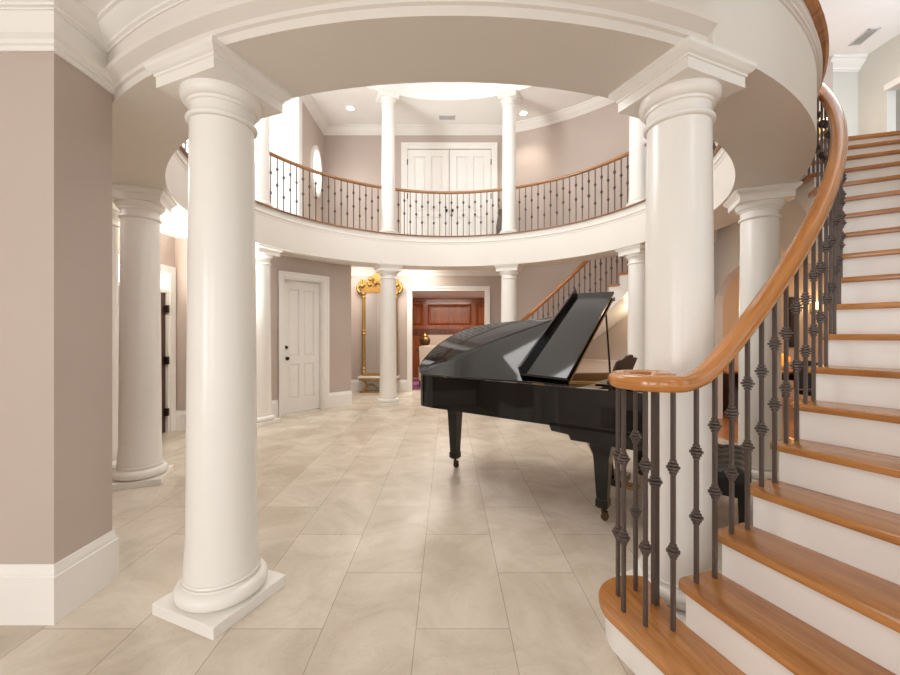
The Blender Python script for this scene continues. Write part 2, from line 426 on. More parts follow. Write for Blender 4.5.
# upper ceiling with the round recess
N = 96; RR = 3.12
bm = BM(); inner = []; outer = []
x0, x1, y0, y1 = -6.2, 9.6, -3.7, 12.0
for k in range(N):
    a = 2*PI*k/N; c, s = math.cos(a), math.sin(a)
    inner.append(bm.verts.new((RR*c, CY+RR*s, TOP)))
    tx = ((x1 if c > 0 else x0))/c if abs(c) > 1e-6 else 1e9
    ty = ((y1 if s > 0 else y0)-CY)/s if abs(s) > 1e-6 else 1e9
    t = min(tx, ty); outer.append(bm.verts.new((t*c, CY+t*s, TOP)))
for k in range(N): bm.faces.new((inner[k], inner[(k+1) % N], outer[(k+1) % N], outer[k]))
prev = inner
for r, z in ((RR, TOP+.28), (RR-.04, TOP+.34), (RR-.14, TOP+.38), (RR-.9, TOP+.62), (RR-2, TOP+.8), (.05, TOP+.85)):
    ring = [bm.verts.new((r*math.cos(2*PI*k/N), CY+r*math.sin(2*PI*k/N), z)) for k in range(N)]
    for k in range(N): bm.faces.new((prev[k], prev[(k+1) % N], ring[(k+1) % N], ring[k]))
    prev = ring
bm.faces.new(prev)
struct('ceiling_upper', bm, CEIL, 'white upper ceiling with a round recess over the rotunda', 'ceiling', smooth=25)
bm = BM()
crown_line(bm, (-2.93, 9.4), (1.3, 9.4), TOP, .16, .17, (0, -1)); crown_line(bm, (-2.93, 7.83), (-2.93, 9.4), TOP, .16, .17, (1, 0))
crown_arc(bm, RW, TOP, .16, .17, 161, 110, 30, False)
struct('trim_upper', bm, TRIM, 'white cornice round the upper hall', 'cornice')

# slab of the upper floor at the back left, and the landing at the right
bm = BM()
pts = [tuple(P(RO-.02, 180+a)[:2]) for a in range(75, -18, -4)]
pts += [(1.3, 10.1), (-4.1, 10.1), (-4.1, 6.12), (-3.4, 6.12)]
prism(bm, pts, 3.10, FLOOR2)
struct('ceiling_back', bm, CEIL, 'white ceiling of the back hall under the upper floor', 'ceiling', smooth=0)
bm = BM()
pts = [tuple(P(RO-.02, a)[:2]) for a in range(75, 104, 3)] + [tuple(P(RO-.02, 104.8)[:2]), tuple(P(RW, 104.8)[:2]), (4.16, 6.62), (7.3, 7.04), (7.3, 3.0), (4.9, 3.0), tuple(P(4.74, 75)[:2])]
prism(bm, pts, FLOOR2-.03, FLOOR2)
struct('floor_landing', bm, OAKF, smooth=0)
bm = BM(); prism(bm, pts, 3.22, FLOOR2-.03); struct('ceiling_landing', bm, CEIL, smooth=0)

# angled wall with the white door at the left rear
A0 = Vector((-3.76, 5.99)); A1 = Vector((-2.30, 7.79)); A2 = Vector((-1.97, 8.10))
def wall_seg(bm, p, q, t, z0, z1, s0=0.0, s1=None):
    d2 = (q-p); L = d2.length; d2 = d2.normalized(); nrm = Vector((-d2.y, d2.x))
    s1 = L if s1 is None else s1
    a = p+d2*s0; b2 = p+d2*s1
    prism(bm, [tuple(a), tuple(b2), tuple(b2+nrm*t), tuple(a+nrm*t)], z0, z1)
dv = (A1-A0); LW = dv.length; du = dv.normalized()
def s_of_px(px):               # where a sight line meets the angled wall (layout maths)
    k = (px-448)/398.0
    return (k*A0.y - A0.x)/(du.x - k*du.y)
so0, so1 = s_of_px(277.7), s_of_px(328)
c0, c1 = so0+.11, so1-.11
DH = 2.44
bm = BM()
wall_seg(bm, A0, A1, .16, 0, 3.1, 0, c0); wall_seg(bm, A0, A1, .16, 0, 3.1, c1, LW); wall_seg(bm, A0, A1, .16, DH, 3.1, c0, c1)
wall_seg(bm, A1, A2, .16, 0, 3.1)
prism(bm, [tuple(A2), (-2.08, 8.20), (-2.75, 10.0), (-2.9, 10.0), (-2.2, 8.2)], 0, 3.1)
struct('wall_angled', bm, MAUVE, 'angled mauve wall around the white panelled door', 'wall', smooth=0)
side = (du.y, -du.x)
bm = BM()
base_line(bm, tuple(A0), tuple(A0+du*so0), side); base_line(bm, tuple(A0+du*so1), tuple(A1), side)
d2 = (A2-A1).normalized(); base_line(bm, tuple(A1), tuple(A2), (d2.y, -d2.x))
base_line(bm, tuple(A2), (-2.08, 8.20), (.7, .7))
struct('baseboard_angled', bm, TRIM, 'white baseboard along the angled wall', 'baseboard')
mid = A0 + du*(c0+c1)/2; DW = c1-c0
d = thing('door_2', 'white four-panel door in the angled mauve wall', 'door', (mid.x, mid.y, 0), math.atan2(du.y, du.x)); d['kind'] = 'structure'
I4 = Matrix.Identity(4)
bm = BM(); frame_border(bm, DW, DH, .11, .035, I4); frame_border(bm, DW+.12, DH+.06, .05, .05, I4)
obj('door_casing', bm, TRIM, d, local=True, smooth=0, bevel=.004)
bm = BM()
box(bm, -DW/2, -DW/2+.02, -.01, .16, 0, DH); box(bm, DW/2-.02, DW/2, -.01, .16, 0, DH); box(bm, -DW/2, DW/2, -.01, .16, DH-.02, DH)
obj('door_jamb', bm, TRIM, d, local=True, smooth=0)
def panel_door(parent, w, h, x, y, face=-1, knob_side=-1, hand=True, split=.40):
    """a leaf with four sunk, fielded panels; local coordinates"""
    bm = BM(); t = .022
    st = w*.155; mid_w = w*.13
    px = [(-w/2+st, -mid_w/2), (mid_w/2, w/2-st)]
    pz = [(.26, h*split-.07), (h*split+.07, h-.16)]
    box(bm, x-w/2, x+w/2, y+t*.5, y+.04, .012, h)
    zs = [.012, pz[0][0], pz[0][1], pz[1][0], pz[1][1], h]
    for i in (0, 2, 4): box(bm, x-w/2, x+w/2, y-t*.5, y+t*.5, zs[i], zs[i+1])
    for i in (1, 3):
        for a, b2 in ((-w/2, px[0][0]), (px[0][1], px[1][0]), (px[1][1], w/2)): box(bm, x+a, x+b2, y-t*.5, y+t*.5, zs[i], zs[i+1])
    leaf = obj('door_leaf', bm, TRIM, parent, local=True, smooth=0)
    for a, b2 in px:
        for z0, z1 in pz:
            bm = BM(); q = .035
            lo = [bm.verts.new((x+a+e, y+t*.5, z)) for e, z in ((.008, z0+.008), (b2-a-.008, z0+.008), (b2-a-.008, z1-.008), (.008, z1-.008))]
            hi = [bm.verts.new((x+a+e, y-t*.1, z)) for e, z in ((q, z0+q), (b2-a-q, z0+q), (b2-a-q, z1-q), (q, z1-q))]
            bm.faces.new(hi)
            for k in range(4): bm.faces.new((lo[k], lo[(k+1) % 4], hi[(k+1) % 4], hi[k]))
            pn = obj('door_panel', bm, TRIM, leaf, local=True, smooth=0)
    return leaf
lf = panel_door(d, DW-.05, DH-.025, 0, .10)
bm = BM(); rod(bm, (-DW/2+.09, .09, 1.0), (-DW/2+.09, .03, 1.0), .012); ball(bm, (-DW/2+.09, .03, 1.0), .035); obj('door_knob', bm, BLACKM, lf, local=True)
bm = BM(); rod(bm, (-DW/2+.09, .09, 1.2), (-DW/2+.09, .06, 1.2), .03, .026, 16); obj('deadbolt', bm, BLACKM, lf, local=True)

# lower back wall with the opening to the den
YB = 10.0
bm = BM(); box(bm, -2.75, -.905, YB, YB+.18, 0, 3.1); box(bm, .93, 2.2, YB, YB+.18, 0, 3.1); box(bm, -.905, .93, YB, YB+.18, 2.52, 3.1)
struct('wall_back', bm, MAUVE, 'mauve back wall around the opening to the den', 'wall', smooth=0)
bm = BM(); base_line(bm, (-2.7, YB), (-1.01, YB), (0, -1)); base_line(bm, (1.03, YB), (1.5, YB), (0, -1)); struct('baseboard_back', bm, TRIM, 'white baseboard along the back wall', 'baseboard')
bm = BM(); crown_line(bm, (-2.7, YB), (1.32, YB), 3.1, .15, .2, (0, -1)); struct('trim_back', bm, TRIM, 'white cornice along the top of the back wall', 'cornice')
bm = BM(); mt = Matrix.Translation((.0125, YB, 0)); frame_border(bm, 1.835, 2.52, .12, .03, mt); frame_border(bm, 1.975, 2.59, .05, .045, mt)
struct('trim_opening', bm, TRIM, 'white casing round the wide opening to the den', 'casing', smooth=0)

# upper double door
d = thing('door_3', 'white double doors on the upper landing behind the balustrade', 'door', (.03, 9.4, FLOOR2)); d['kind'] = 'structure'
bm = BM(); frame_border(bm, 1.98, 2.38, .12, .04, I4); frame_border(bm, 2.14, 2.46, .06, .055, I4); obj('door_casing', bm, TRIM, d, local=True, smooth=0)
for sx in (-1, 1):
    lf = panel_door(d, .97, 2.36, sx*.495, -.012, split=.36)
    bm = BM(); ball(bm, (sx*.07, -.07, .92), .035); rod(bm, (sx*.07, -.02, .92), (sx*.07, -.07, .92), .012); obj('door_knob', bm, BLACKM, lf, local=True)
    for z in (.25, 1.2, 2.0):
        bm = BM(); rod(bm, (sx*.985, -.035, z), (sx*.985, -.035, z+.13), .012); obj('hinge', bm, STEEL, d, local=True)

# oval window on the upper left wall
w = thing('window_1', 'small oval window with daylight at upper left', 'window', (-2.93, 8.80, 5.03)); w['kind'] = 'structure'
bm = BM(); a_, b_ = .34, .56; n = 48
for i in range(n):
    t0, t1 = 2*PI*i/n, 2*PI*(i+1)/n
    vs = []
    for t in (t0, t1):
        for k, x in ((1.0, 0), (1.0, .05), (.80, .05), (.80, 0)): vs.append(bm.verts.new((x, a_*k*math.cos(t)*(1 if k == 1 else .97), b_*k*math.sin(t)*(1 if k == 1 else 1.06))))
    for k in range(4): bm.faces.new((vs[k], vs[(k+1) % 4], vs[4+(k+1) % 4], vs[4+k]))
bmesh.ops.remove_doubles(bm, verts=bm.verts[:], dist=1e-4)
obj('window_frame', bm, TRIM, w, local=True)
bm = BM(); bm.faces.new([bm.verts.new((.012, a_*.79*math.cos(2*PI*i/n), b_*.86*math.sin(2*PI*i/n))) for i in range(n)]); obj('window_pane', bm, DAY, w, local=True, smooth=0)
bm = BM(); box(bm, .012, .03, -.01, .01, -b_*.84, b_*.84); box(bm, .012, .03, -a_*.78, a_*.78, -.01, .01); obj('muntin', bm, TRIM, w, local=True, smooth=0)

# right-hand upper walls around the landing
bm = BM(); prism(bm, [(4.10, 6.62), (6.75, 6.98), (6.75, 7.14), (4.10, 6.78)], FLOOR2, TOP); struct('wall_landing', bm, MAUVE, 'mauve wall at the back of the stair landing', 'wall', smooth=0)
bm = BM(); box(bm, 6.75, 7.45, 7.08, 7.24, FLOOR2, TOP); box(bm, 7.3, 7.45, 6.62, 7.24, FLOOR2, TOP); box(bm, 7.3, 7.45, 1.5, 5.7, FLOOR2, TOP); box(bm, 7.3, 7.45, 5.7, 6.62, FLOOR2+2.07, TOP)
struct('wall_right', bm, GREY, 'pale grey wall at the top of the stairs', 'wall', smooth=0)
bm = BM(); crown_line(bm, (6.7, 7.08), (7.3, 7.08), TOP, .16, .2, (0, -1)); struct('trim_right', bm, TRIM, 'white cornice above the grey wall by the stairs', 'cornice')
d = thing('trim_doorway', 'white cased doorway in the grey wall at the stair head', 'doorway', (7.3, 6.16, FLOOR2)); d['kind'] = 'structure'
bm = BM(); box(bm, -.03, 0, -.54, -.46, 0, 2.07); box(bm, -.03, 0, -.54, .48, 2.07, 2.17); obj('door_casing', bm, TRIM, d, local=True, smooth=0)
bm = BM(); box(bm, 8.6, 8.7, 3.0, 9, FLOOR2, TOP); struct('wall_bedroom', bm, GREY, smooth=0)
bm = BM(); box(bm, 7.45, 8.7, 3.0, 9, FLOOR2-.1, FLOOR2); struct('floor_bedroom', bm, OAKF, smooth=0)
# stair's outer wall (out of view to the right) and the arch wall under the landing
bm = BM(); arc(bm, [(4.77, 0), (4.9, 0), (4.9, TOP), (4.77, TOP)], 34, 72.5, 20); struct('wall_stair', bm, GREY, smooth=30)
bm = BM()
pts = [(6.9, 0), (6.9, 3.2), (4.05, 3.2), (4.05, 0), (4.45, 0)]
pts += [(5.60 - 1.15*math.cos(PI*i/24), 1.9 + .70*math.sin(PI*i/24)) for i in range(25)] + [(6.75, 0)]
prism(bm, pts, 4.52, 4.66, 'x')
struct('wall_arch', bm, SOFT, 'wall with an arched opening to the side room', 'wall', smooth=0)
bm = BM(); box(bm, 4.66, 9.4, 8.8, 8.95, 0, 3.22); box(bm, 9.3, 9.45, 2.5, 8.8, 0, 3.22); box(bm, 4.52, 4.66, 6.9, 8.8, 0, 3.22)
struct('wall_side_room', bm, BEIGE, 'beige wall of the lamp-lit side room', 'wall', smooth=0)
bm = BM(); box(bm, 4.78, 9.4, 2.5, 8.8, 3.2, 3.22); box(bm, 4.42, 4.78, 4.3, 8.8, 3.2, 3.22); struct('ceiling_side_room', bm, CEIL, smooth=0)
bm = BM(); crown_line(bm, (4.42, 8.8), (9.3, 8.8), 3.2, .16, .2, (0, -1)); struct('trim_side_room', bm, TRIM)
# pale ledge on the wall below the rear stair
bm = BM(); arc(bm, [(RW, .55), (RW-.07, .56), (RW-.07, .86), (RW-.10, .88), (RW-.10, .91), (RW, .91)], 158, 112, 20)
struct('trim_ledge', bm, paint('ledge_paint', (222, 204, 190), .5), 'pale ledge along the curved wall under the rear stair', 'ledge')

# ------------------------------------------------------------------ columns
def column_parts(c, r0, r1, h, plinth, cap, base_z=.06):
    """local: base at z=0, carries up to h"""
    bm = BM(); box(bm, -plinth/2, plinth/2, -plinth/2, plinth/2, 0, base_z); obj('plinth', bm, COLM, c, local=True, smooth=0, bevel=.003)
    k = r0/.172; b = base_z; pr = [(r0*.9, b)]
    for i in range(9): t = -PI/2 + PI*i/8; pr.append((r0+.012*k + .042*k*math.cos(t), b+.042*k + .042*k*math.sin(t)))
    z = b+.084*k
    pr += [(r0+.016*k, z), (r0+.016*k, z+.012*k)]
    for i in range(5): t = -PI/2 + PI*i/4; pr.append((r0+.006*k + .011*k*math.cos(t), z+.023*k + .011*k*math.sin(t)))
    pr += [(r0+.003, z+.034*k), (r0*.9, z+.036*k)]
    bm = BM(); lathe(bm, pr, 48); obj('base', bm, COLM, c, local=True, smooth=40)
    zb = z+.034*k; zt = h-.115*k-.155*k
    bm = BM(); pr = []
    for i in range(13):
        t = i/12; pr.append((r0 + (r1-r0)*t**1.4 + (.012*k*(1-t*12)**2 if t < 1/12 else 0), zb + (zt-zb)*t))
    lathe(bm, pr, 48); obj('shaft', bm, COLM, c, local=True, smooth=40)
    pr = [(r1*.9, zt-.002)]
    for i in range(7): t = -PI/2 + PI*i/6; pr.append((r1+.004*k + .014*k*math.cos(t), zt+.016*k + .014*k*math.sin(t)))
    pr += [(r1+.004*k, zt+.034*k), (r1+.001, zt+.038*k), (r1+.002, zt+.082*k), (r1+.012*k, zt+.086*k), (r1+.012*k, zt+.096*k)]
    for i in range(7): t = PI/2*i/6; pr.append((r1+.013*k + .030*k*math.sin(t), zt+.10*k + .05*k*(1-math.cos(t))))
    pr += [(r1+.043*k, zt+.156*k), (r1*.9, zt+.156*k)]
    bm = BM(); lathe(bm, pr, 48); obj('capital', bm, COLM, c, local=True, smooth=40)
    bm = BM(); z = h-.115*k; hp = cap/2; prev = None
    for e, zz in ((hp-.025*k, z), (hp-.025*k, z+.052*k), (hp-.018*k, z+.056*k), (hp-.018*k, z+.066*k), (hp-.006*k, z+.074*k), (hp+.008*k, z+.09*k), (hp+.012*k, z+.096*k), (hp+.012*k, h)):
        q = [bm.verts.new((sx*e, sy*e, zz)) for sx, sy in ((-1, -1), (1, -1), (1, 1), (-1, 1))]
        if prev is None: bm.faces.new(q[::-1])
        else:
            for i in range(4): bm.faces.new((prev[i], prev[(i+1) % 4], q[(i+1) % 4], q[i]))
        prev = q
    bm.faces.new(prev); obj('abacus', bm, COLM, c, local=True, smooth=0)
COLS = {22.5: 'tall white round column at front right beside the stair volute', -22.5: 'tall white round column at front left, nearest the mauve pier',
        67.5: 'white column on the right under the ring, seen behind the curving handrail', -67.5: 'white column on the left, in line behind the mauve pier edge',
        112.5: 'white lower column at rear right, half hidden by the front column', -112.5: 'white lower column at rear left beside the panelled door',
        157.5: 'white lower column behind the piano, right of the den opening', -157.5: 'white lower column in front of the gilt mirror'}
proto = None
for a, lab in COLS.items():
    if proto is None:
        c = thing('column', lab, 'column', P(3.24, a), R(a), 'lower ring columns'); column_parts(c, .172, .155, SOFF, .45, .475); proto = c
    else:
        c = copy_tree(proto); c.location = P(3.24, a); c.rotation_euler.z = R(a); c['label'] = lab
UC = {157.5: 'slim white upper column right of the double doors', -157.5: 'slim white upper column left of the double doors',
      112.5: 'slim white upper column at the balcony\'s far right', -112.5: 'slim white upper column at the balcony\'s far left'}
proto = None
for a, lab in UC.items():
    if proto is None:
        c = thing('upper_column', lab, 'column', P(3.24, a, FLOOR2), R(a), 'upper balcony columns'); column_parts(c, .145, .13, TOP-FLOOR2, .36, .40); proto = c
    else:
        c = copy_tree(proto); c.location = P(3.24, a, FLOOR2); c.rotation_euler.z = R(a); c['label'] = lab
c = copy_tree([o for o in COL.objects if o.name == 'column'][0]); c.name = 'wall_column'; c.location = (-3.60, 4.10, 0); c.rotation_euler.z = 0
c['label'] = 'sliver of a white column between mauve pier and left column'; del c['group']

# ------------------------------------------------------------------ staircases
OFF = 0.0
NOS = lambda n: 9.52 + 3.36*n
RISE = .18
IR = 3.535                      # inner end of the treads
RAILR = 3.60
def m_ang(a, mir): return 180-a if mir else a
def knuckle_mesh(s=1.0):
    bm = BM()
    pr = [(.007, -.030)]
    for z, r in ((-.026, .015), (-.013, .021), (0, .028), (.013, .021), (.026, .015)):
        pr += [(r*.5, z-.0062), (r, z-.0036), (r, z+.0036), (r*.5, z+.0062)]
    pr += [(.007, .030)]
    lathe(bm, [(r*s, z*s) for r, z in pr], 10)
    o = obj('knuckle', bm, IRON, None, local=True, smooth=0)
    return o
KN = knuckle_mesh(); KNME = KN.data; bpy.data.objects.remove(KN)
def baluster(parent, wpos, z1, fr, s=.0075, rot=0.0, kn=1.0):
    """a square bar standing at wpos, up to world height z1, knuckles at fractions fr of its height"""
    inv = world_of(parent).inverted(); h = z1-wpos.z
    bm = BM(); box(bm, -s, s, -s, s, -.004, h+.004)
    b = obj('baluster', bm, IRON, parent, local=True, smooth=0, loc=inv @ wpos, rot=rot)
    for f in fr:
        k = bpy.data.objects.new('knuckle', KNME); COL.objects.link(k); k.parent = b; k.location = (0, 0, h*f)
        k.scale = (kn, kn, kn)
    return b
def rail_z(a): 
    p = RISE*(a-9.52)/3.36 + .78 + OFF
    lo = 1.228; top = 4.28
    k = .03
    q = (p-lo)/k
    p = p if q > 30 else lo + k*math.log(1+math.exp(q))
    return min(p, top)
def rail_profile(w, h):
    pts = []
    for i in range(20):
        t = 2*PI*i/20; c, s = math.cos(t), math.sin(t)
        pts.append((w*math.copysign(abs(c)**.75, c), h*math.copysign(abs(s)**.8, s)))
    return pts
def sector(r0, r1, a0, a1, n=4):
    return [tuple(P(r0, a0+(a1-a0)*i/n)[:2]) for i in range(n+1)] + [tuple(P(r1, a1-(a1-a0)*i/n)[:2]) for i in range(n+1)]
VC = Vector((.95, 1.85, 0))
def build_stair(mir, r_out, label, rlabel):
    global OFF
    OFF = .07 if mir else 0.0
    base = P(3.9, m_ang(14, mir))
    st = thing('curved_staircase', label, 'staircase', base)
    M = (lambda p: Vector((p[0], 2*CY-p[1], p[2] if len(p) > 2 else 0))) if mir else (lambda p: Vector(p))
    def mirror(bm):
        if mir:
            for v in bm.verts: v.co = M(v.co)
    SR = IR+.05                 # inner face of risers and carriage
    # carriage: stepped white body with a sloping plaster underside
    bm = BM()
    for n in range(1, 19):
        a0, a1 = NOS(n)+.45, NOS(n+1)+.45
        zt = n*RISE-.034
        zb0, zb1 = max(0, (n-1)*RISE-.28), max(0, n*RISE-.28)
        if n == 1: a0 = 15.2
        k = 3; rows = []
        for i in range(k+1):
            a = a0+(a1-a0)*i/k; zb = zb0+(zb1-zb0)*i/k
            rows.append([bm.verts.new(P(r, a, z)) for r, z in ((SR, zb), (r_out, zb), (r_out, zt), (SR, zt))])
        for i in range(k):
            for j in range(4): bm.faces.new((rows[i][j], rows[i][(j+1) % 4], rows[i+1][(j+1) % 4], rows[i+1][j]))
        bm.faces.new(rows[0]); bm.faces.new(rows[-1][::-1])
    mirror(bm); obj('carriage', bm, TRIM, st, smooth=0)
    # treads
    tread_me = None
    for n in range(1, 20):
        a0, a1 = NOS(n), NOS(n+1)+.45
        bm = BM(); z = n*RISE
        if n == 1:
            out = [tuple(P(r_out, a0)[:2]), tuple(P(4.3, a0)[:2]), tuple(P(3.95, a0)[:2])]
            ca = [185 + 12, 172]   # round bullnose end about the volute
            r = .235
            for i in range(19):
                t = R(203 - i*(203-70)/18); out.append((VC.x + r*math.cos(t), VC.y + r*math.sin(t)))
            out += [tuple(P(IR, a1)[:2]), tuple(P(4.2, a1)[:2]), tuple(P(r_out, a1)[:2])]
            prism(bm, out, z-.034, z)
        else:
            sec = sector(IR, r_out, a0, a1 if n < 19 else a0+1.4)
            sec = [tuple(P(IR+.06, a0)[:2]), tuple(P(IR+.022, a0+.12)[:2]), tuple(P(IR+.006, a0+.45)[:2])] + sec[1:]
            prism(bm, sec, z-.034, z)
        for v in bm.verts: v.co = v.co - Vector((CX, CY, 0))
        rm = Matrix.Rotation(-R(a0), 4, 'Z')
        for v in bm.verts: v.co = rm @ v.co
        if mir:
            for v in bm.verts: v.co.y = -v.co.y
        o = obj('tread', bm, OAK, st, local=True, smooth=50, bevel=.010)
        o.location = world_of(st).inverted() @ Vector((CX, CY, 0)); o.rotation_euler.z = -R(a0) if mir else R(a0)
        # riser below the tread's nosing
        bm = BM(); z0 = (n-1)*RISE
        if n == 1:
            out = [tuple(P(r_out, a0+.5)[:2]), tuple(P(3.95, a0+.5)[:2])]
            for i in range(19):
                t = R(203 - i*(203-70)/18); out.append((VC.x + .203*math.cos(t), VC.y + .203*math.sin(t)))
            out += [tuple(P(SR, NOS(2)+1)[:2]), tuple(P(r_out, NOS(2)+1)[:2])]
            prism(bm, out, 0, z-.033)
        else:
            prism(bm, sector(SR-.004, r_out, a0+.38, a0+.62, 1), z0-.002, z-.033)
        mirror(bm); obj('riser', bm, TRIM, st, smooth=50)
    # railing: its own thing, standing on the treads
    rl = thing('stair_railing', rlabel, 'railing', M(Vector((VC.x, VC.y, RISE))))
    path = []
    for i in range(46):         # volute, from the eye outwards
        t = i/45; ang = -450 + 360*t
        rad = .022 + (.166-.022)*min(1, t*1.25)**.9
        path.append(Vector((VC.x + rad*math.cos(R(ang)), VC.y + rad*math.sin(R(ang)), 1.228)))
    pe = path[-1]               # join to the long curve
    pj = P(RAILR-.02, 17.2, rail_z(17.2))
    for i in range(1, 6):
        t = i/6; hmt = (2*t**3-3*t*t+1, t**3-2*t*t+t, -2*t**3+3*t*t, t**3-t*t)
        d0 = Vector((.14, -.01, 0)); d1 = Vector((.16, .055, .03))
        path.append(pe*hmt[0] + d0*hmt[1] + pj*hmt[2] + d1*hmt[3])
    a = 17.2
    while a < 78: path.append(P(RAILR-.02, a, rail_z(a))); a += .9
    bm = BM(); sweep(bm, [M(p) for p in path], rail_profile(.043, .036)); obj('handrail', bm, OAKR, rl, smooth=60)
    # balusters: spiral group on the bullnose
    zt = 1.20
    for p, fr, s in (((.819, 1.918), (.30, .66), .0075), ((.798, 1.808), (.33, .68), .0075), ((.921, 1.955), (.38, .74), .0075), ((.852, 1.718), (.33, .68), .0075),
                     ((.968, 1.86), (.56,), .013), ((.957, 1.692), (.33, .68), .0075)):
        baluster(rl, M(Vector((p[0], p[1], RISE))), zt, fr, s, R(20), 1.0 if s < .01 else 1.15)
    for n in range(2, 19):
        for j, da in enumerate((1.15, 2.85)):
            a = NOS(n)+da; w = M(P(RAILR-.01, a, n*RISE))
            baluster(rl, w, rail_z(a)-.03, (.335, .67) if j == 0 else (.42, .745), 0.0075, R(m_ang(a, mir)))
    return st, rl
build_stair(False, 4.74, 'curved main staircase with oak treads and white risers at right', 'main stair railing with oak volute handrail and dark iron balusters at right')
build_stair(True, RW-.01, 'rear curved staircase climbing behind the piano', 'oak and iron railing of the rear staircase behind the piano')

# ------------------------------------------------------------------ balcony railings between the upper columns
RLAB = {180: 'balcony railing in front of the white double doors', 135: 'balcony railing right of the double doors, before the curved wall', 225: 'balcony railing left of the double doors, below the oval window',
        90: 'balcony railing glimpsed at far right beside the front right column', 270: 'balcony railing glimpsed at far left behind the front left column'}
for mid_a, lab in RLAB.items():
    rl = thing('balcony_railing', lab, 'railing', P(3.24, mid_a, FLOOR2), 0, 'balcony railings')
    pad = 2.6; a0, a1 = mid_a-22.5+pad, mid_a+22.5-pad
    path = [P(3.24, a0+(a1-a0)*i/24, FLOOR2+1.0) for i in range(25)]
    bm = BM(); sweep(bm, path, rail_profile(.034, .028)); obj('handrail', bm, OAKB, rl, smooth=60)
    nb = 18
    for i in range(nb):
        a = a0 + (a1-a0)*(i+.5)/nb
        baluster(rl, P(3.24, a, FLOOR2), FLOOR2+.985, (.36, .70) if i % 2 else (.53, .80), .0075, R(a), .95)

# ------------------------------------------------------------------ grand piano
PA = R(-37.4)
pn = thing('grand_piano', 'glossy black grand piano with raised lid and folded front flap', 'piano', (-.245, 4.05, 0), PA)
# local frame: x along the straight side from tail to keyboard, y across to the treble side
def smooth_closed(pts, it=2):
    for _ in range(it):
        q = []
        for i in range(len(pts)-1):
            p0, p1 = pts[i], pts[i+1]
            q += [(p0[0]*.75+p1[0]*.25, p0[1]*.75+p1[1]*.25), (p0[0]*.25+p1[0]*.75, p0[1]*.25+p1[1]*.75)]
        pts = [pts[0]] + q + [pts[-1]]
    return pts
BENT = smooth_closed([(.12, 0), (-.06, .015), (-.15, .12), (-.19, .34), (-.18, .58), (-.08, .80), (.12, .95), (.40, 1.02), (.75, 1.06), (1.02, 1.13), (1.22, 1.28), (1.38, 1.43), (1.52, 1.48)])
OUT = [(2.10, 0)] + [(1.5, 0)] + BENT + [(1.8, 1.48), (2.10, 1.48)]
def inset(pts, d):
    res = []; n = len(pts)
    for i in range(n):
        p0 = Vector(pts[max(i-1, 0)]); p1 = Vector(pts[min(i+1, n-1)]); t = (p1-p0).normalized()
        res.append((pts[i][0] + t.y*d, pts[i][1] - t.x*d))
    return res
def rim_wall(bm, pts, th, z0, z1):
    ins = inset(pts, th) if th > 0 else pts
    a = [[bm.verts.new((*p, z)) for p in pts] for z in (z0, z1)]; b = [[bm.verts.new((*p, z)) for p in ins] for z in (z0, z1)]
    n = len(pts)
    for i in range(n-1):
        bm.faces.new((a[0][i], a[0][i+1], a[1][i+1], a[1][i])); bm.faces.new((b[0][i], b[1][i], b[1][i+1], b[0][i+1]))
        bm.faces.new((a[1][i], a[1][i+1], b[1][i+1], b[1][i])); bm.faces.new((a[0][i], b[0][i], b[0][i+1], a[0][i+1]))
    for i in (0, n-1): bm.faces.new((a[0][i], a[1][i], b[1][i], b[0][i]))
tin = inset(OUT, .05); sgn = 1 if (tin[0][1] > OUT[0][1]) else -1
bm = BM(); rim_wall(bm, OUT, .06*sgn, .70, 1.02); obj('rim', bm, LACQ, pn, local=True, smooth=30)
bm = BM(); ip = inset(OUT, .061*sgn); rim_wall(bm, ip, .012*sgn, .80, 1.018); obj('inner_rim', bm, MAPLE, pn, local=True, smooth=30)
bm = BM(); prism(bm, inset([(1.62, 0)] + OUT[1:-2] + [(1.62, 1.48)], .065*sgn), .86, .885); obj('soundboard', bm, PLATE, pn, local=True, smooth=0)
bm = BM()
for k in range(5): rod(bm, (1.55, .25+.25*k, .93), (.35-.06*k*k*.1 + k*.12, .35+.13*k, .93), .018)
box(bm, 1.45, 1.60, .07, 1.40, .885, .97); obj('iron_plate', bm, PLATE, pn, local=True)
# key bed with its stepped front
bm = BM(); prism(bm, [(1.34, .70), (1.36, .655), (1.50, .645), (1.52, .605), (2.12, .605), (2.12, .73), (1.34, .73)], .0, 1.48, 'y'); obj('key_bed', bm, LACQ, pn, local=True, smooth=0, bevel=.006)
bm = BM(); box(bm, 1.66, 1.74, .06, 1.42, .73, 1.0); obj('fallboard', bm, LACQ, pn, local=True, smooth=0, bevel=.006)
for y0 in (.0, 1.40):
    bm = BM(); box(bm, 1.74, 2.12, y0, y0+.08, .73, .90); obj('key_block', bm, LACQ, pn, local=True, smooth=0, bevel=.01)
bm = BM()
for k in range(52): box(bm, 1.86, 2.01, .10+k*.0245, .10+k*.0245+.0233, .73, .755)
obj('white_keys', bm, IVORY, pn, local=True, smooth=0)
bm = BM()
for k in range(51):
    if k % 7 not in (1, 4): box(bm, 1.86, 1.95, .118+k*.0245, .118+k*.0245+.012, .755, .766)
obj('black_keys', bm, LACQ, pn, local=True, smooth=0)
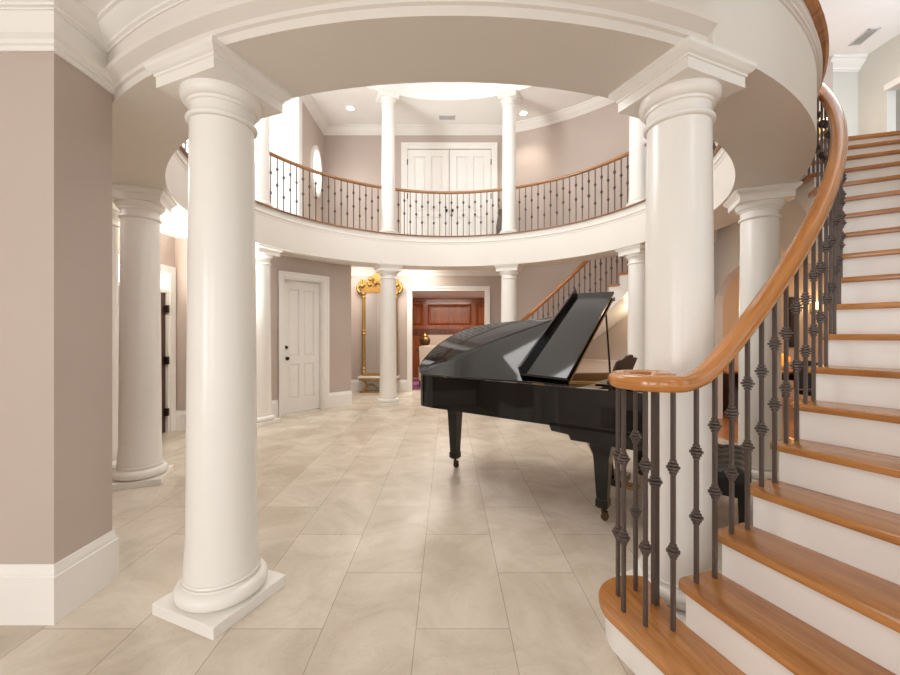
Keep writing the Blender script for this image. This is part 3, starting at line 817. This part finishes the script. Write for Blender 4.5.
# lid: hinged on the straight side, propped at about thirty degrees
AL = R(30.8)
LM = Matrix.Translation((0, .012, 1.028)) @ Matrix.Rotation(AL, 4, 'X')
lid_out = [(1.50, -.012)] + [(x, y if y > .03 else y-.012) for x, y in [(1.0, 0)] + inset(BENT, -.012*sgn)] + [(1.50, 1.50)]
bm = BM(); prism(bm, lid_out, 0, .022, 'z', LM); obj('lid', bm, LACQ, pn, local=True, smooth=30, bevel=.004)
bm = BM(); prism(bm, [(1.075, .03), (1.50, .0), (1.50, 1.555), (1.09, 1.565)], .050, .074, 'z', LM)
prism(bm, [(1.075, .03), (1.095, .03), (1.11, 1.56), (1.09, 1.565)], .026, .135, 'z', LM); fl = obj('lid_flap', bm, LACQ, pn, local=True, smooth=0, bevel=.003)
bm = BM(); rod(bm, LM @ Vector((1.51, -.0, .03)), LM @ Vector((1.51, 1.50, .03)), .006); obj('hinge', bm, BRASS, fl, local=True)
bm = BM(); top = LM @ Vector((1.44, 1.40, -.002)); rod(bm, (1.44, 1.40, .98), top, .011, .009); obj('lid_prop', bm, SATIN, pn, local=True)
for x in (.25, 1.25):
    bm = BM(); rod(bm, (x-.05, -.004, 1.026), (x+.05, -.004, 1.026), .008); obj('lid_hinge', bm, BRASS, pn, local=True)
# legs
def piano_leg(x, y, ztop):
    bm = BM(); prev = None
    zz = [(ztop, .085), (ztop-.04, .078), (ztop-.09, .062), (ztop-.12, .058), (.17, .040), (.165, .046), (.11, .046), (.10, .036), (.095, .036)]
    for z, e in zz:
        q = [bm.verts.new((x+sx*e, y+sy*e, z)) for sx, sy in ((-1, -1), (1, -1), (1, 1), (-1, 1))]
        if prev is None: bm.faces.new(q)
        else:
            for i in range(4): bm.faces.new((prev[i], prev[(i+1) % 4], q[(i+1) % 4], q[i]))
        prev = q
    bm.faces.new(prev); lg = obj('leg', bm, LACQ, pn, local=True, smooth=0, bevel=.004)
    bm = BM(); rod(bm, (x, y, .10), (x, y, .06), .016); box(bm, x-.006, x+.03, y-.022, y-.016, .02, .07); box(bm, x-.006, x+.03, y+.016, y+.022, .02, .07)
    rod(bm, (x+.014, y-.015, .028), (x+.014, y+.015, .028), .028, None, 16); obj('caster', bm, CASTM, lg, local=True)
piano_leg(.10, .40, .71); piano_leg(1.735, .115, .61); piano_leg(1.735, 1.365, .61)
# music desk
bm = BM(); MD = Matrix.Translation((1.70, .74, 1.02)) @ Matrix.Rotation(R(-68), 4, 'Y')
top_edge = [(.20, -.36), (.215, -.25), (.20, -.2), (.245, -.1), (.25, 0), (.245, .1), (.20, .2), (.215, .25), (.20, .36)]
prism(bm, [(0, -.36)] + top_edge + [(0, .36)], 0, .014, 'z', MD); obj('music_desk', bm, SATIN, pn, local=True, smooth=0)
bm = BM(); box(bm, 1.60, 1.80, .36, 1.12, 1.0, 1.02); obj('desk_shelf', bm, LACQ, pn, local=True, smooth=0)
# pedal lyre
ly = BM()
for y in (.66, .82): rod(ly, (1.62, y, .62), (1.66, y, .16), .016)
box(ly, 1.58, 1.76, .60, .88, .10, .16); lyo = obj('pedal_lyre', ly, LACQ, pn, local=True, smooth=30)
for y in (.67, .74, .81):
    bm = BM(); box(bm, 1.74, 1.86, y-.012, y+.012, .075, .09); obj('pedal', bm, BRASS, lyo, local=True, smooth=0, bevel=.003)
for y in (.64, .84):
    bm = BM(); rod(bm, (1.30, y, .70), (1.60, y, .14), .007); obj('lyre_brace', bm, BRASS, lyo, local=True)

# piano bench
def at_piano(x, y): return world_of(pn) @ Vector((x, y, 0))
bc = at_piano(2.45, .74)
bn = thing('piano_bench', 'black tufted leather piano bench beside the front right column', 'bench', bc, PA)
bm = BM(); box(bm, -.19, .19, -.40, .40, .30, .40); obj('apron', bm, SATIN, bn, local=True, smooth=0, bevel=.006)
bm = BM()
nx, ny = 12, 30; g = []
for i in range(nx+1):
    row = []
    for j in range(ny+1):
        x = -.20+.40*i/nx; y = -.41+.82*j/ny
        e = min(i, nx-i, j, ny-j); z = .475 + (.025 if e > 1 else (.015 if e else -.01))
        z -= .016*(abs(math.cos(PI*(i/nx*2.0)))**8 + abs(math.cos(PI*(j/ny*5)))**8)*(1 if e > 0 else 0)
        row.append(bm.verts.new((x, y, z)))
    g.append(row)
for i in range(nx):
    for j in range(ny): bm.faces.new((g[i][j], g[i+1][j], g[i+1][j+1], g[i][j+1]))
bd = [g[i][0] for i in range(nx+1)] + [g[nx][j] for j in range(1, ny+1)] + [g[i][ny] for i in range(nx-1, -1, -1)] + [g[0][j] for j in range(ny-1, 0, -1)]
lo = [bm.verts.new((v.co.x, v.co.y, .40)) for v in bd]
for i in range(len(bd)): bm.faces.new((bd[i], bd[(i+1) % len(bd)], lo[(i+1) % len(bd)], lo[i]))
bm.faces.new(lo); obj('cushion', bm, LEATH, bn, local=True, smooth=60)
for sx in (-1, 1):
    for sy in (-1, 1):
        bm = BM(); x, y = sx*.155, sy*.36; prev = None
        for z, e in ((.30, .032), (.02, .022), (0, .024)):
            q = [bm.verts.new((x+a*e, y+b*e, z)) for a, b in ((-1, -1), (1, -1), (1, 1), (-1, 1))]
            if prev is None: bm.faces.new(q)
            else:
                for i in range(4): bm.faces.new((prev[i], prev[(i+1) % 4], q[(i+1) % 4], q[i]))
            prev = q
        bm.faces.new(prev); obj('leg', bm, SATIN, bn, local=True, smooth=0)

# ------------------------------------------------------------------ gilt pier mirror on its low marble console
mr = thing('pier_mirror', 'tall gilt pier mirror with a carved crest behind the rear left column', 'mirror', (-1.70, YB-.02, 0))
bm = BM(); box(bm, -.36, .36, -.05, -.03, .42, 2.48); obj('mirror_glass', bm, GLASSM, mr, local=True, smooth=0)
bm = BM()
for s in (-1, 1):
    rod(bm, (s*.40, -.06, .42), (s*.40, -.06, 2.50), .045, .04, 12)
    for z in (.5, .58, 1.45, 1.52, 2.35, 2.44): ball(bm, (s*.40, -.06, z), .062, .6, 12)
    for k in range(6): ball(bm, (s*(.40+.02*math.sin(k*2)), -.08, .62+k*.05), .03, 1, 8)
box(bm, -.40, .40, -.09, -.01, .40, .46); box(bm, -.46, .46, -.1, -.0, 2.46, 2.56)
obj('gilt_frame', bm, GOLD, mr, local=True, smooth=50)
bm = BM(); rnd = random.Random(3)
prism(bm, [(-.50, 2.56), (-.54, 2.72), (-.40, 2.80), (-.28, 2.78), (-.16, 2.92), (0, 3.0), (.16, 2.92), (.28, 2.78), (.40, 2.80), (.54, 2.72), (.50, 2.56)], -.08, -.02, 'y')
for k in range(40):
    t = rnd.uniform(-1, 1); ball(bm, (t*.48, -.09-.03*rnd.random(), 2.58+rnd.random()*(.34-.20*abs(t))), rnd.uniform(.025, .055), 1, 8)
for s in (-1, 1):
    for k in range(14): t = k/13; ball(bm, (s*(.50+.05*math.sin(t*5)), -.08, 2.48+.30*t), .035*(1-.5*t)+.01, 1, 8)
obj('crest', bm, GOLD, mr, local=True, smooth=50)
bm = BM(); box(bm, -.50, .50, -.30, .0, .36, .40); obj('marble_shelf', bm, MARBLE, mr, local=True, smooth=0, bevel=.006)
bm = BM()
for s in (-1, 1):
    for k in range(10): t = k/9; ball(bm, (s*(.40-.10*math.sin(t*PI)), -.22, .02+.32*t), .045-.02*math.sin(t*PI), 1, 10)
    for k in range(8): t = k/7; ball(bm, (s*(.34-.30*t), -.22, .10+.10*math.sin(t*3)), .03, 1, 8)
box(bm, -.47, .47, -.27, -.02, .30, .36); box(bm, -.45, .45, -.24, -.04, .0, .04)
obj('gilt_base', bm, GOLD, mr, local=True, smooth=50)

# ------------------------------------------------------------------ den seen through the opening
bm = BM(); box(bm, -3.2, -3.05, YB+.18, 13.4, 0, 2.9); box(bm, 3.05, 3.2, YB+.18, 13.4, 0, 2.9); box(bm, -3.2, 3.2, 13.3, 13.4, 0, 2.9)
struct('wall_den', bm, BEIGE, smooth=0)
bm = BM(); box(bm, -3.2, 3.2, YB+.18, 13.4, 2.62, 2.7); struct('ceiling_den', bm, CEIL, smooth=0)
fp = thing('fireplace', 'cherry panelled fireplace wall with stone surround in the den', 'fireplace', (.05, 13.28, 0))
bm = BM(); box(bm, -1.75, 1.75, -.16, 0, 1.42, 2.58); box(bm, -1.75, -.72, -.16, 0, 0, 1.42); box(bm, 1.0, 1.75, -.16, 0, 0, 1.42)
box(bm, -1.8, 1.8, -.24, 0, 2.50, 2.61)
ov = obj('panelling', bm, CHERRY, fp, local=True, smooth=0)
for x0, x1 in ((-1.65, -.86), (-.72, .72), (.86, 1.65)):
    bm = BM(); z0, z1 = 1.74, 2.42
    lo = [bm.verts.new((x, -.161, z)) for x, z in ((x0, z0), (x1, z0), (x1, z1), (x0, z1))]; hi = [bm.verts.new((x, -.20, z)) for x, z in ((x0+.05, z0+.05), (x1-.05, z0+.05), (x1-.05, z1-.05), (x0+.05, z1-.05))]
    h2 = [bm.verts.new((x, -.175, z)) for x, z in ((x0+.11, z0+.11), (x1-.11, z0+.11), (x1-.11, z1-.11), (x0+.11, z1-.11))]
    for k in range(4):
        bm.faces.new((lo[k], lo[(k+1) % 4], hi[(k+1) % 4], hi[k])); bm.faces.new((hi[k], hi[(k+1) % 4], h2[(k+1) % 4], h2[k]))
    bm.faces.new(h2); obj('raised_panel', bm, CHERRY, ov, local=True, smooth=0)
bm = BM(); box(bm, -1.25, 1.25, -.40, -.1, 1.60, 1.66); box(bm, -1.2, 1.2, -.33, -.1, 1.53, 1.60); box(bm, -1.15, 1.15, -.25, -.1, 1.45, 1.53); obj('mantel_shelf', bm, CHERRY, fp, local=True, smooth=0)
bm = BM(); box(bm, -.72, 1.0, -.20, -.02, .92, 1.42); box(bm, -.72, -.4, -.20, -.02, 0, .92); box(bm, .68, 1.0, -.20, -.02, 0, .92); obj('stone_surround', bm, SURR, fp, local=True, smooth=0)
bm = BM(); box(bm, -.40, .68, -.10, -.02, 0, .92); obj('firebox', bm, SOOT, fp, local=True, smooth=0)
bm = BM(); box(bm, -1.6, 1.6, 10.3, 12.6, 0.001, .012); tag(origin(obj('rug', bm, RUG, smooth=0)), 'purple patterned rug on the den floor', 'rug')
ch = thing('dining_chair', 'cream slipcovered dining chair in the den opening', 'chair', (-.55, 11.0, .014), R(8))
bm = BM(); box(bm, -.26, .26, -.26, .24, .16, .50); obj('seat', bm, SLIP, ch, local=True, smooth=0, bevel=.03)
bm = BM(); prism(bm, [(-.24, .42), (.24, .42), (.27, 1.08), (.2, 1.11), (-.2, 1.11), (-.27, 1.08)], -.28, -.18, 'y'); obj('backrest', bm, SLIP, ch, local=True, smooth=0, bevel=.02)
for sx in (-1, 1):
    for sy in (-1, 1): bm = BM(); rod(bm, (sx*.21, sy*.2, .2), (sx*.22, sy*.21, 0), .022, .016); obj('leg', bm, DARKW, ch, local=True)
tb = thing('side_table', 'small dark pedestal table behind the cream chair', 'table', (-.70, 12.05, .012))
bm = BM(); lathe(bm, [(.26, .90), (.27, .91), (.27, .93), (.26, .94)], 24); obj('tabletop', bm, DARKW, tb, local=True)
bm = BM(); lathe(bm, [(.20, 0), (.2, .03), (.05, .08), (.035, .4), (.05, .7), (.04, .82), (.1, .9)], 20); obj('pedestal', bm, DARKW, tb, local=True)
ur = thing('urn', 'round bronze urn showing above the cream chair', 'urn', (-.70, 12.05, .952))
bm = BM(); lathe(bm, [(.07, 0), (.07, .02), (.03, .05), (.08, .1), (.15, .2), (.165, .29), (.14, .37), (.07, .42), (.08, .44)], 24); obj('body', bm, paint('bronze', (112, 84, 50), .35, metal=.7, var=.2), ur, local=True, smooth=50)
bm = BM(); lathe(bm, [(.075, .44), (.06, .47), (.02, .5), (.025, .52), (.0, .54)], 20); obj('lid', bm, GOLD, ur, local=True, smooth=50)
vs = thing('floor_vase', 'dark floor vase upstairs, right of the double doors', 'vase', (1.22, 9.12, FLOOR2))
bm = BM(); lathe(bm, [(.07, 0), (.09, .02), (.11, .2), (.12, .45), (.09, .66), (.05, .76), (.06, .84), (.075, .86)], 20); obj('body', bm, paint('dark_ceramic', (96, 84, 78), .4), vs, local=True, smooth=50)
bm = BM()
for k in range(7): a = k*.9; rod(bm, (0, 0, .6), (.09*math.cos(a), .09*math.sin(a), 1.02+.05*math.sin(k*3)), .006, .003, 6)
obj('stems', bm, DARKW, vs, local=True)

# ------------------------------------------------------------------ lamp-lit side room beyond the arch
def dark_chair(loc, rot, lab):
    c = thing('side_chair', lab, 'chair', loc, rot)
    bm = BM(); box(bm, -.23, .23, -.23, .23, .42, .49); obj('seat', bm, LEATH, c, local=True, smooth=0, bevel=.015)
    bm = BM(); prism(bm, [(-.22, .5), (.22, .5), (.23, .93), (0, .99), (-.23, .93)], -.25, -.20, 'y'); obj('backrest', bm, LEATH, c, local=True, smooth=0, bevel=.01)
    for sx in (-1, 1):
        for sy in (-1, 1): bm = BM(); rod(bm, (sx*.2, sy*.2, .43), (sx*.2, sy*.21, 0), .02, .015); obj('leg', bm, DARKW, c, local=True)
    return c
tbl = thing('long_table', 'long dark wooden table in the side room beyond the stairs', 'table', (6.15, 7.35, .004), R(-2))
bm = BM(); box(bm, -1.25, 1.25, -.42, .42, .74, .78); obj('tabletop', bm, OAKF, tbl, local=True, smooth=0, bevel=.006)
bm = BM(); box(bm, -1.15, 1.15, -.36, .36, .62, .74); obj('apron', bm, DARKW, tbl, local=True, smooth=0)
for x in (-1.0, 1.0):
    bm = BM(); box(bm, x-.12, x+.12, -.28, .28, 0, .62); obj('leg', bm, DARKW, tbl, local=True, smooth=0, bevel=.01)
dark_chair((5.25, 6.60, .004), R(176), 'black chair at the near left of the long table')
dark_chair((6.15, 6.58, .004), R(184), 'black chair at the near right of the long table')
ab = thing('table_lamp', 'glowing amber glass lamp on the long dark table', 'lamp', (6.16, 7.40, .784))
bm = BM(); lathe(bm, [(.07, 0), (.07, .015), (.02, .03), (.02, .06)], 20); obj('lamp_base', bm, BRASS, ab, local=True)
bm = BM(); lathe(bm, [(.03, .06), (.10, .09), (.15, .16), (.16, .22), (.12, .27), (.05, .29)], 24); obj('lamp_shade', bm, AMBER, ab, local=True, smooth=50)
pc = thing('picture_frame', 'narrow dark framed picture on the side room wall', 'picture', (7.62, 8.785, 1.15))
bm = BM(); box(bm, -.11, -.07, -.03, .01, 0, 1.1); box(bm, .07, .11, -.03, .01, 0, 1.1); box(bm, -.07, .07, -.03, .01, 0, .04); box(bm, -.07, .07, -.03, .01, 1.06, 1.1); obj('frame', bm, SATIN, pc, local=True, smooth=0)
bm = BM(); box(bm, -.07, .07, -.02, .008, .04, 1.06); obj('canvas', bm, DARKW, pc, local=True, smooth=0)
def sconce(loc, rot, lab):
    s = thing('wall_sconce', lab, 'lamp', loc, rot)
    bm = BM(); box(bm, -.05, .05, -.02, .0, -.12, .12); obj('backplate', bm, BRASS, s, local=True, smooth=0, bevel=.004)
    bm = BM(); rod(bm, (0, -.02, -.06), (0, -.11, -.08), .01); rod(bm, (0, -.11, -.09), (0, -.11, -.02), .012); obj('arm', bm, BRASS, s, local=True)
    bm = BM(); lathe(bm, [(.08, -.02), (.083, -.02), (.058, .14), (.055, .14)], 20, Matrix.Translation((0, -.11, 0))); obj('lamp_shade', bm, SCON, s, local=True, smooth=50)
sconce((8.05, 8.795, 2.0), 0, 'glowing wall sconce in the side room, seen between iron balusters')
sconce((6.50, 6.945, 5.0), R(8), 'glowing wall sconce on the landing, behind the upper handrail')

# ------------------------------------------------------------------ ceiling fittings
RL = None
for x, y, lab in ((-2.10, 8.56, 'recessed ceiling light at upper left beside the upper column'), (1.66, 8.75, 'recessed ceiling light right of the upper column by the curved wall')):
    if RL is None:
        RL = thing('recessed_light', lab, 'ceiling light', (x, y, TOP), 0, 'upper recessed lights')
        bm = BM(); ring_lathe(bm, [(.075, 0), (.11, 0), (.11, -.008), (.10, -.014), (.075, -.010)]); obj('trim_ring', bm, TRIM, RL, local=True)
        bm = BM(); lathe(bm, [(.001, -.004), (.076, -.004), (.074, -.008), (.001, -.009)], 28); obj('lens', bm, LAMP, RL, local=True)
    else:
        c = copy_tree(RL); c.location = (x, y, TOP); c['label'] = lab
def vent(loc, rot, w, h, lab):
    v = thing('ceiling_vent', lab, 'vent', loc, rot)
    bm = BM(); box(bm, -w/2, w/2, -h/2, -h/2+.02, -.012, 0); box(bm, -w/2, w/2, h/2-.02, h/2, -.012, 0); box(bm, -w/2, -w/2+.02, -h/2, h/2, -.012, 0); box(bm, w/2-.02, w/2, -h/2, h/2, -.012, 0); obj('frame', bm, VENTM, v, local=True, smooth=0)
    bm = BM(); box(bm, -w/2+.02, w/2-.02, -h/2+.02, h/2-.02, -.004, 0); obj('opening', bm, SLOTM, v, local=True, smooth=0)
    bm = BM(); n = int(h/.022)
    for k in range(1, n): y = -h/2+.02+(h-.04)*k/n; box(bm, -w/2+.02, w/2-.02, y-.003, y+.003, -.011, -.004)
    obj('louvres', bm, VENTM, v, local=True, smooth=0)
vent((-.02, 8.93, TOP), 0, .36, .16, 'small ceiling vent before the upper double doors')
vent((6.80, 6.50, TOP), R(82), .38, .18, 'ceiling vent above the grey wall at upper right')

# ------------------------------------------------------------------ light
def area(name, loc, target, sx, sy, power, col=(1, 1, 1)):
    l = bpy.data.lights.new(name, 'AREA'); l.shape = 'RECTANGLE'; l.size = sx; l.size_y = sy; l.energy = power; l.color = col
    o = bpy.data.objects.new(name, l); COL.objects.link(o); o.location = loc
    o.rotation_euler = (Vector(target)-Vector(loc)).to_track_quat('-Z', 'Y').to_euler()
    return o
def point(name, loc, power, col, r=.08):
    l = bpy.data.lights.new(name, 'POINT'); l.energy = power; l.color = col; l.shadow_soft_size = r
    o = bpy.data.objects.new(name, l); COL.objects.link(o); o.location = loc
    return o
for x, e in ((-4.1, 84), (-1.7, 40), (.7, 20), (3.1, 4)): area('window_daylight', (x, -3.45, 1.55), (x*.7, 5, 1.3), 1.5, 2.3, e, (1, .99, .98))
for x in (-4.1, -1.7, .7, 3.1): area('upper_window_daylight', (x, -3.45, 4.8), (x*.6, 6, 4.2), 1.5, 1.7, 24, (.93, .97, 1))
area('entrance_window_daylight', (-4.08, 5.1, 4.4), (1, 6, 3.2), 2.6, 2.5, 190, (.90, .95, 1))
area('dome_fill', (0, CY, 6.6), (0, CY, 0), 2.6, 2.6, 90, (1, .99, .97))  # added soft fill inside the round recess; no fitting hangs there
area('stair_fill', (4.6, 3.0, 6.25), (4.3, 3.2, 0), 2.2, 2.2, 12, (.92, .97, 1))  # added fill above the stairs; the ceiling has no opening here
area('landing_light', (5.8, 5.2, 6.25), (5.8, 5.2, 0), 1.4, 1.4, 18, (.90, .96, 1))
area('bedroom_window', (8.55, 5.5, 4.8), (5, 5.5, 4.6), 1.4, 1.4, 10, (.93, .97, 1))
area('side_room_lamps', (6.8, 6.0, 3.15), (6.8, 6.0, 0), 1.6, 1.6, 38, (1, .78, .52))
point('side_room_sconce', (8.05, 8.55, 2.15), 6, (1, .75, .45))
point('landing_sconce', (6.48, 6.72, 5.15), 2.5, (1, .80, .55))
point('under_stair_lamp', (3.55, 7.35, 1.9), 9, (1, .80, .55), .1)
point('amber_lamp', (6.16, 7.40, 1.15), 4, (1, .5, .15))
area('mirror_wall_fill', (-2.22, 9.35, 3.07), (-2.25, 9.6, 0), .4, .5, 12, (1, .95, .90))  # added fill to brighten the wall left of the mirror
area('den_lamps', (0, 11.6, 2.6), (0, 11.8, 0), 1.6, 1.2, 90, (1, .90, .78))
area('back_hall_light', (-1.1, 9.2, 3.07), (-1.2, 9.4, 0), 1.8, .7, 42, (1, .95, .88))
area('entry_fill', (-3.6, 4.3, 3.05), (-3.7, 5.6, .6), .5, .5, 26, (1, .88, .70))  # added fill floating in the entry, without a lamp fitting
for x, y in ((-2.10, 8.56), (1.66, 8.75)):
    l = bpy.data.lights.new('downlight', 'SPOT'); l.energy = 60; l.spot_size = R(95); l.spot_blend = .8; l.color = (1, .9, .76); l.shadow_soft_size = .06
    o = bpy.data.objects.new('downlight', l); COL.objects.link(o); o.location = (x, y, TOP-.03)

area('stair_ceiling_uplight', (7.2, 3.6, 4.7), (6.0, 5.6, 6.9), 1.2, 1.2, 120, (.66, .83, 1))  # added cool uplight for the stair ceiling; the wall has no window
o = area('entry_soffit_fill', (-4.03, 5.0, 1.3), (-3.2, 5.3, 2.8), .6, 1.6, 90, (1, .99, .96)); o.data.spread = R(90)  # added light in front of the closed door, brightens the ring soffit
w = bpy.data.worlds.new('World'); SC.world = w; w.use_nodes = True
bg = w.node_tree.nodes['Background']; bg.inputs[0].default_value = (.92, .96, 1, 1); bg.inputs[1].default_value = 1.2

# ------------------------------------------------------------------ camera
cd = bpy.data.cameras.new('Camera'); cam = bpy.data.objects.new('Camera', cd); COL.objects.link(cam)
cam.location = (0, 0, 1.44); cam.rotation_euler = (PI/2, 0, 0)
cd.sensor_fit = 'HORIZONTAL'; cd.sensor_width = 36; cd.lens = 36*398/900
cd.shift_x = (450-448)/900; cd.shift_y = -(337.5-334)/900
cd.clip_start = .05
SC.camera = cam
vs = SC.view_settings
vs.view_transform = 'Standard'; vs.look = 'None'; vs.gamma = 1; vs.use_curve_mapping = False; vs.exposure = .16
SC.cycles.max_bounces = 12; SC.cycles.diffuse_bounces = 8; SC.cycles.glossy_bounces = 5
SC.cycles.caustics_reflective = False; SC.cycles.caustics_refractive = False
SC.cycles.sample_clamp_indirect = 4
